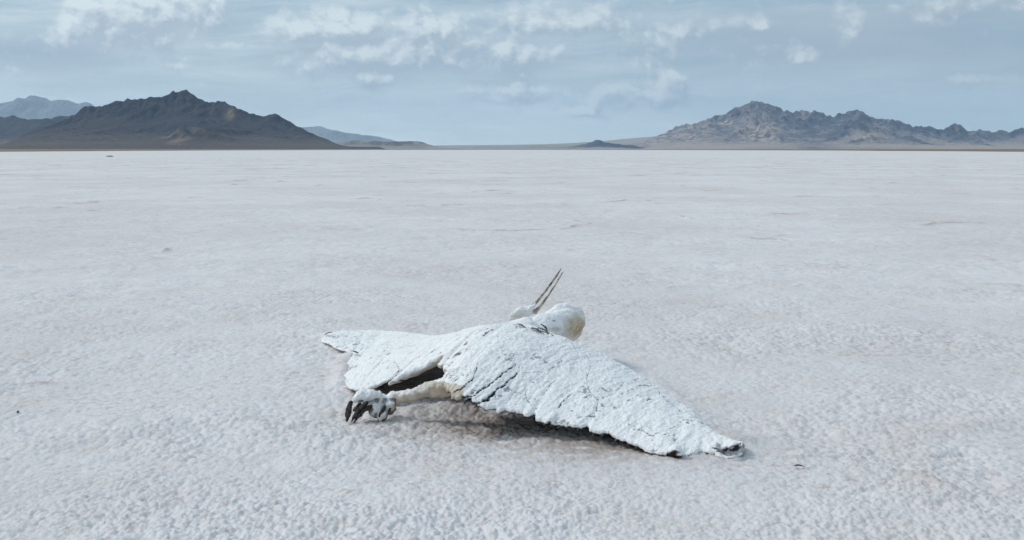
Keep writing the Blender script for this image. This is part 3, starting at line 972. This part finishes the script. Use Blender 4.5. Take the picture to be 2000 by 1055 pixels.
# salt relief
ca, sa = math.cos(R(50)), math.sin(R(50))
fx = P[:, 0] * ca + P[:, 1] * sa; fy = -P[:, 0] * sa + P[:, 1] * ca        # with the feathers / across them
streak = value3(fx / .11, fy / .016, P[:, 2] / .06, 51) + 0.6 * value3(fx / .06, fy / .008, P[:, 2] / .05, 52)
l1 = value3(P[:, 0] / .030, P[:, 1] / .030, P[:, 2] / .030, 61); l2 = value3(P[:, 0] / .013, P[:, 1] / .013, P[:, 2] / .013, 62)
l3 = value3(P[:, 0] / .007, P[:, 1] / .007, P[:, 2] / .007, 63)
crust = smooth(-0.3, 0.4, up)
isleg = (PX < 905) & (PY > 745) & (P[:, 2] < 0.16)
lumpy = np.where(isleg, 1.6, 1.0)
disp = crust * (0.0019 * streak + 0.0010 * lumpy * l1) + lumpy * (0.0014 * l2 + 0.0015 * l3) * (0.35 + 0.65 * crust)
disp -= crackd
cl_ = value3(P[:, 0] / .05, P[:, 1] / .05, P[:, 2] / .05, 91) + 0.5 * l2
disp += 0.0010 * crust * smooth(0.45, 0.9, cl_) * (1 - np.clip(feather, 0, 1))
P2 = P + Nn * disp[:, None]
# colour masks: bare feathered underside, tan skin of legs and neck
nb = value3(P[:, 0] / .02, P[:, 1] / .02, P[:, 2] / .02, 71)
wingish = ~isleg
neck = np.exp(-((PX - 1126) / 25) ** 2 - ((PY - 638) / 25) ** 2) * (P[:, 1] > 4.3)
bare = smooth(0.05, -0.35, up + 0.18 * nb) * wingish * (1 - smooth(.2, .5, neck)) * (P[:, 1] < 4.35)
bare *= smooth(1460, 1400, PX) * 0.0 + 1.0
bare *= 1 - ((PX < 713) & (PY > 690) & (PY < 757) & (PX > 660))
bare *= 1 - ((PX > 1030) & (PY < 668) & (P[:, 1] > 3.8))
tan = np.zeros(nv)
tan = np.maximum(tan, isleg * smooth(0.75, 0.0, up + 0.35 * nb) * 0.85 * smooth(690, 775, PX))
tan = np.maximum(tan, isleg * (0.25 + 0.45 * smooth(780, 860, PX)) * (PX > 765))
tan = np.maximum(tan, 1.0 * neck * smooth(1.1, 0.35, up + 0.3 * nb) + 0.2 * neck)
tan = np.maximum(tan, 0.45 * np.exp(-((PX - 1010) / 20) ** 2 - ((PY - 616) / 10) ** 2) * (P[:, 1] > 4.5))
tan = np.maximum(tan, 0.7 * np.exp(-((PX - 1085) / 14) ** 2 - ((PY - 643) / 5) ** 2) * (P[:, 1] > 3.9))
lip = smooth(0.45, -0.1, up) * (PX > 775) * (PX < 890) * (PY < 742) * (PY > 680) * wingish
tan = np.maximum(tan, 0.75 * lip)
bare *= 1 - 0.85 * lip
root_loc = np.array([0.05, 4.0, 0.0])
body_me.vertices.foreach_set('co', (P2 - root_loc).astype(np.float32).ravel())
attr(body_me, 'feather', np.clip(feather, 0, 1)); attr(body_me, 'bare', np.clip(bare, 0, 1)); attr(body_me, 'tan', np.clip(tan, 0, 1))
body_me.polygons.foreach_set('use_smooth', np.ones(len(body_me.polygons), bool))
body_me.update()
body_me.materials.clear()
bird = bpy.data.objects.new('dead_bird', None)
COL.objects.link(bird)
bird.location = root_loc
bird.empty_display_size = 0.2
bird['label'] = 'salt crusted dead pelican with spread wings and raised bill lying on the salt flat'
bird['category'] = 'bird'
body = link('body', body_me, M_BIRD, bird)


def child_tube(name, P_, rad, mat, n=26, seg=10, flat=1.0, lump=0.0, seed=0, axis=(0, 0, 1), label=None):
    v, f = tube(P_, rad, n, seg, flat, axis, lump, seed)
    me = bpy.data.meshes.new(name)
    me.from_pydata((v - root_loc).tolist(), [], f)
    me.polygons.foreach_set('use_smooth', np.ones(len(me.polygons), bool))
    o = link(name, me, mat, bird)
    if label:
        o['label'] = label
    return o


# bill: two parted mandibles rising behind the body
child_tube('upper_mandible', [at(1028, 607, Y=4.86), at(1046, 592, Y=4.89), at(1068, 565, Y=4.94), at(1086, 540, Y=4.98), at(1096, 525, Y=5.0)],
           [.012, .0075, .0058, .005, .002], M_BEAK, 40, 12, 0.6, 0.18, 3, (0.3, -1, 0.2), 'dark brown upper half of the bill')
child_tube('lower_mandible', [at(1044, 611, Y=4.86), at(1060, 592, Y=4.89), at(1081, 562, Y=4.94), at(1094, 540, Y=4.97), at(1100, 531, Y=4.99)],
           [.012, .0065, .0045, .004, .002], M_BEAK2, 40, 12, 0.6, 0.18, 5, (0.3, -1, 0.2), 'thin tan lower half of the bill')

# claws of the foot
for pts, rad in (
        ([(687, 782, .07), (683, 797, .045), (680, 812, .02), (679, 822, .0)], [.008, .012, .010, .003]),
        ([(718, 784, .072), (706, 795, .05), (695, 809, .024), (688, 821, .0)], [.012, .018, .014, .003]),
        ([(725, 791, .06), (712, 800, .042), (700, 812, .02), (692, 824, -.002)], [.009, .014, .011, .003]),
        ([(704, 786, .066), (699, 794, .05), (692, 800, .04)], [.011, .015, .008]),
        ([(754, 791, .056), (749, 799, .04), (744, 808, .022), (741, 817, .004)], [.007, .012, .011, .003]),
        ([(727, 791, .058), (721, 795, .05), (716, 799, .042)], [.010, .013, .008]),
        ([(763, 795, .05), (761, 801, .036), (757, 809, .02)], [.004, .006, .003])):
    child_tube('claw', [at(a, b, z=c) + np.array([0, -0.016, 0]) for a, b, c in pts], rad, M_CLAW, 22, 10, 0.55, 0.2, len(pts))


def feather_blade(pa, pb, w, curl=0.01, seed=0):
    """single worn feather: shaft with ragged vanes, slightly cupped"""
    g = np.random.default_rng(seed)
    pa, pb = np.array(pa), np.array(pb)
    n = 16
    T_ = pb - pa; T_ /= np.linalg.norm(T_)
    S_ = np.cross(T_, (0, 0, 1)); S_ /= np.linalg.norm(S_) + 1e-9
    U_ = np.cross(S_, T_)
    rows = []
    for k in range(n):
        u = k / (n - 1)
        c = pa + (pb - pa) * u + U_ * curl * math.sin(u * math.pi)
        ww = w * (math.sin(math.pi * min(1, 0.12 + u * 0.86)) ** 0.6)
        a = ww * g.uniform(0.55, 1.0); b = ww * g.uniform(0.55, 1.0)
        rows.append([c - S_ * a - U_ * 0.2 * a, c + U_ * 0.0012, c + S_ * b - U_ * 0.2 * b])
    return sheet(np.array(rows), np.full((n, 3), 0.0012))


for k, (pa, pb, w) in enumerate((
        (at(1038, 640, z=.292), at(1058, 650, z=.280), .010), (at(1050, 640, z=.292), at(1072, 651, z=.270), .011),
        (at(1057, 633, z=.300), at(1070, 647, z=.275), .008), (at(1010, 633, z=.300), at(1026, 640, z=.294), .007),
        (at(962, 643, z=.270), at(943, 657, z=.262), .010), (at(958, 640, z=.272), at(946, 646, z=.268), .007),
        (at(1322, 878, z=.03), at(1316, 893, z=.004), .010), (at(1392, 874, z=.03), at(1420, 890, z=.008), .009),
        (at(1440, 866, z=.05), at(1420, 884, z=.03), .010), (at(700, 690, z=.06), at(684, 686, z=.052), .008),
        (at(648, 649, z=.058), at(634, 654, z=.05), .007),
        (at(930, 774, z=.115), at(905, 790, z=.105), .008), (at(960, 776, z=.105), at(925, 797, z=.092), .008))):
    v, f = feather_blade(pa, pb, w, 0.006, k)
    me = bpy.data.meshes.new('feather')
    me.from_pydata((v - root_loc).tolist(), [], f)
    link('feather', me, M_FEATHER, bird)


# brown feather ends showing under the crust along the near wing
g3 = np.random.default_rng(77)
M_FRINGE = make_simple('brown_feather', (0.05, 0.036, 0.027), (0.13, 0.10, 0.08), 50, 0.8)
for k in range(4, 40):
    sc_ = (k + g3.uniform(-.4, .4)) / 41.0
    i = int(sc_ * (nS - 1))
    if g3.random() < 0.25 or i < 12:
        continue
    e_, in_ = near_top[i, nC - 1], near_top[i, nC - 14]
    d_ = (e_ - in_) / np.linalg.norm(e_ - in_)
    tip = e_ + d_ * g3.uniform(0.004, 0.016) + np.array([0, 0, -0.013])
    tip[2] = max(tip[2], 0.004)
    v, f = feather_blade(in_ + np.array([0, 0, -0.014]), tip, g3.uniform(.007, .013), 0.002, 100 + k)
    me = bpy.data.meshes.new('feather')
    me.from_pydata((v - root_loc).tolist(), [], f)
    link('feather', me, M_FRINGE, bird)


# ------------------------------------------------------------------ small litter on the salt
def single_tube(name, P_, rad, mat, label, cat, **kw):
    v, f = tube(P_, rad, **kw)
    loc = np.array([v[:, 0].mean(), v[:, 1].mean(), v[:, 2].min()])
    me = bpy.data.meshes.new(name)
    me.from_pydata((v - loc).tolist(), [], f)
    me.polygons.foreach_set('use_smooth', np.ones(len(me.polygons), bool))
    o = link(name, me, mat)
    o.location = loc
    o['label'] = label; o['category'] = cat
    return o


single_tube('twig', [at(1552, 910, z=.012), at(1557, 908.5, z=.018), at(1562, 909, z=.017), at(1571, 911, z=.011)], [.0015, .0026, .0022, .001],
            M_TWIG, 'short thin dark twig on the salt right of the wing tip', 'twig', n=24, seg=8, lump=0.2)
single_tube('pebble', [at(33.5, 806, z=.006), at(35, 804.5, z=.009), at(37, 802.5, z=.011)], [.002, .004, .0015], M_PEBBLE,
            'tiny black pebble on the salt near the left edge', 'pebble', n=14, seg=10, lump=0.3)
single_tube('stone', [at(206, 305.2, z=.02), at(213, 305, z=.12), at(221, 305.2, z=.02)], [.05, .09, .04], M_STONE,
            'grey stone lying far out on the salt below the dark mountain', 'stone', n=20, seg=12, lump=0.3)


# ------------------------------------------------------------------ haze
def build_haze():
    V = []
    for z in (-2.0, 760.0):
        V += [(-15500, -15500, z), (15500, -15500, z), (15500, 15500, z), (-15500, 15500, z)]
    Fh = [[3, 2, 1, 0], [4, 5, 6, 7], [0, 1, 5, 4], [1, 2, 6, 5], [2, 3, 7, 6], [3, 0, 4, 7]]
    me = bpy.data.meshes.new('haze'); me.from_pydata(V, [], Fh)
    m = bpy.data.materials.new('haze'); m.use_nodes = True
    N = Nodes(m.node_tree)
    out = N.new('ShaderNodeOutputMaterial')
    v = N.new('ShaderNodeVolumePrincipled')
    v.inputs['Color'].default_value = (0.52, 0.75, 1.0, 1)
    v.inputs['Density'].default_value = 5.6e-5
    v.inputs['Anisotropy'].default_value = 0.3
    N.l.new(v.outputs[0], out.inputs['Volume'])
    o = link('haze', me, m)
    o['kind'] = 'stuff'
    o['label'] = 'thin pale blue haze over the salt flat'


build_haze()

# ------------------------------------------------------------------ light and sky
SUN_EL, SUN_AZ = R(42), R(-78)           # azimuth from +Y toward +X: left and beyond the subject
sd = bpy.data.lights.new('sun', 'SUN')
sd.energy = 1.55
sd.angle = R(10)
sd.color = (1.0, 0.965, 0.92)
sun = bpy.data.objects.new('sun', sd)
COL.objects.link(sun)
to_sun = Vector((math.cos(SUN_EL) * math.sin(SUN_AZ), math.cos(SUN_EL) * math.cos(SUN_AZ), math.sin(SUN_EL)))
sun.rotation_euler = to_sun.to_track_quat('Z', 'Y').to_euler()
sun.location = (-20, 20, 30)

w = bpy.data.worlds.new('World')
scene.world = w
w.use_nodes = True
N = Nodes(w.node_tree)
out = N.new('ShaderNodeOutputWorld')
bg = N.new('ShaderNodeBackground')
STR = 0.10
bg.inputs['Strength'].default_value = STR
N.l.new(bg.outputs[0], out.inputs[0])
sky = N.new('ShaderNodeTexSky', sky_type='NISHITA')
sky.sun_disc = False
sky.sun_elevation = SUN_EL
sky.sun_rotation = SUN_AZ
sky.air_density = 1.0
sky.dust_density = 2.0
sky.ozone_density = 1.5
gen = N.new('ShaderNodeTexCoord').outputs['Generated']
sep = N.new('ShaderNodeSeparateXYZ'); N.l.new(gen, sep.inputs[0])
az = N.math('ARCTAN2', sep.outputs[0], sep.outputs[1])
el = N.math('ARCSINE', sep.outputs[2])
comb = N.new('ShaderNodeCombineXYZ'); N.put(comb.inputs[0], az); N.put(comb.inputs[1], el)
uv = comb.outputs[0]


def ang(px, py):
    d = at(px, py, Y=1.0) - np.array([0, 0, CAM_H])
    d /= np.linalg.norm(d)
    return math.atan2(d[0], d[1]), math.asin(d[2])


def scaled(v, sx, sy, ox=0.0, oy=0.0):
    return N.vmath('MULTIPLY', N.vmath('ADD', v, (ox, oy, 0)), (sx, sy, 1))


def blobs(lst, vec):
    tot = None
    for px, py, rx, ry, amp in lst:
        u, v = ang(px, py)
        q = N.vmath('MULTIPLY', N.vmath('SUBTRACT', vec, (u, v, 0)), (F / rx, F / ry, 0))
        g = N.ramp(N.vmath('LENGTH', q, out=1), 1.6, 0.0, 0.0, amp)
        tot = g if tot is None else N.math('MAXIMUM', tot, g)
    return tot


wn = N.new('ShaderNodeTexNoise'); wn.inputs['Scale'].default_value = 12; wn.inputs['Detail'].default_value = 5
N.l.new(uv, wn.inputs['Vector'])
warped = N.vmath('ADD', uv, N.vmath('MULTIPLY', N.vmath('SUBTRACT', wn.outputs['Color'], (0.5, 0.5, 0.5)), (0.035, 0.018, 0)))

# cloud banks, towers and puffs over the far flats
CUMULUS = [(255, 32, 130, 50, 1.3), (360, 15, 90, 40, 0.8), (190, 62, 110, 34, 0.75), (580, 60, 70, 34, 0.95), (690, 55, 120, 36, 1.0), (830, 70, 150, 44, 0.9),
           (780, 110, 240, 50, 0.85), (1000, 110, 170, 50, 0.7), (1070, 45, 140, 40, 0.75), (990, 182, 130, 26, 0.8), (1200, 190, 80, 34, 0.8), (1295, 182, 50, 46, 1.05),
           (1140, 212, 70, 16, 0.75), (1655, 40, 40, 44, 0.72), (1482, 50, 22, 24, 0.7), (735, 150, 60, 24, 0.85), (330, 122, 60, 16, 0.5), (1280, 70, 170, 60, 0.5),
           (1920, 158, 70, 16, 0.45), (450, 88, 70, 18, 0.5), (1560, 112, 110, 26, 0.42), (1850, 14, 180, 26, 0.3)]
GREY = [(60, 108, 200, 46, 1.0), (192, 140, 50, 12, 0.7), (800, 120, 300, 46, 0.9), (1000, 140, 150, 40, 0.7), (1500, 90, 330, 90, 0.75), (1850, 60, 300, 90, 0.75),
        (600, 128, 160, 18, 0.6), (360, 40, 90, 50, 0.5)]


def billow(v):
    a = N.noise(scaled(v, 1.0, 1.25), 15.0, 10, 0.66, 0.1)
    vo = N.new('ShaderNodeTexVoronoi', feature='F1')
    N.put(vo.inputs['Vector'], scaled(v, 1.0, 1.25))
    vo.inputs['Scale'].default_value = 52.0; vo.inputs['Detail'].default_value = 2.0
    vo.inputs['Roughness'].default_value = 0.5
    puff = N.math('MULTIPLY', N.math('SUBTRACT', 0.80, vo.outputs['Distance']), 0.42)
    return N.math('MULTIPLY_ADD', N.math('SUBTRACT', a, 0.5), 2.2, puff)


def density(vec):
    return N.math('ADD', blobs(CUMULUS, vec), billow(vec))


d0 = density(warped)
d1 = density(N.vmath('ADD', warped, (-0.006, 0.009, 0)))
cover = N.ramp(d0, 0.04, 0.74)
lit = N.math('MULTIPLY_ADD', N.math('SUBTRACT', d0, d1), 2.0, 0.32, clamp=True)
# streaky veil of high cloud
st1 = N.noise(scaled(warped, 3.0, 22.0), 1.6, 7, 0.60, 0.3)
st2 = N.noise(scaled(warped, 7.0, 60.0, 3.1, 1.7), 1.3, 6, 0.62, 0.2)
veil = N.math('ADD', N.ramp(st1, 0.36, 0.64, 0.10, 0.80), N.ramp(st2, 0.40, 0.66, 0.0, 0.30), clamp=True)
leftness = N.ramp(az, -0.5, 0.5, 1.0, 0.0, sm=False)
low = N.ramp(el, 0.085, 0.0, 0.0, 1.0, sm=False)


def col(r, g, b):          # linear radiance of cloud light, before the strength of the sky
    return (GAIN * 0.96 * r / STR, GAIN * 0.98 * g / STR, GAIN * 0.955 * b / STR)


GAIN = 1.25
veil_col = N.mix(leftness, col(0.41, 0.485, 0.555), col(0.56, 0.635, 0.69))
blue = N.mix(0.7, sky.outputs[0], col(0.315, 0.43, 0.53))
c = N.mix(veil, blue, veil_col)
gb = blobs(GREY, warped)
gm = N.math('MULTIPLY', N.ramp(N.math('ADD', gb, N.math('MULTIPLY', N.math('SUBTRACT', st1, 0.5), 1.6)), 0.25, 1.0), 0.8)
c = N.mix(gm, c, N.mix(leftness, col(0.305, 0.365, 0.445), col(0.35, 0.415, 0.50)))
# bright pale air along the skyline
c = N.mix(N.math('MULTIPLY', low, 0.75), c, N.mix(leftness, col(0.60, 0.70, 0.75), col(0.84, 0.92, 0.94)))
cl_lo = N.mix(leftness, col(0.33, 0.39, 0.465), col(0.395, 0.46, 0.535))
cl_hi = N.mix(leftness, col(0.55, 0.60, 0.645), col(0.70, 0.755, 0.785))
c = N.mix(N.math('MULTIPLY', cover, 0.9), c, N.mix(lit, cl_lo, cl_hi))
N.l.new(c, bg.inputs['Color'])
w.cycles.sampling_method = 'MANUAL'
w.cycles.sample_map_resolution = 512

# ------------------------------------------------------------------ render settings
scene.view_settings.view_transform = 'Standard'
scene.view_settings.look = 'None'
scene.view_settings.gamma = 1.0
scene.view_settings.exposure = 0.0
scene.cycles.max_bounces = 6
scene.cycles.diffuse_bounces = 4
scene.cycles.volume_bounces = 2
scene.cycles.use_denoising = True
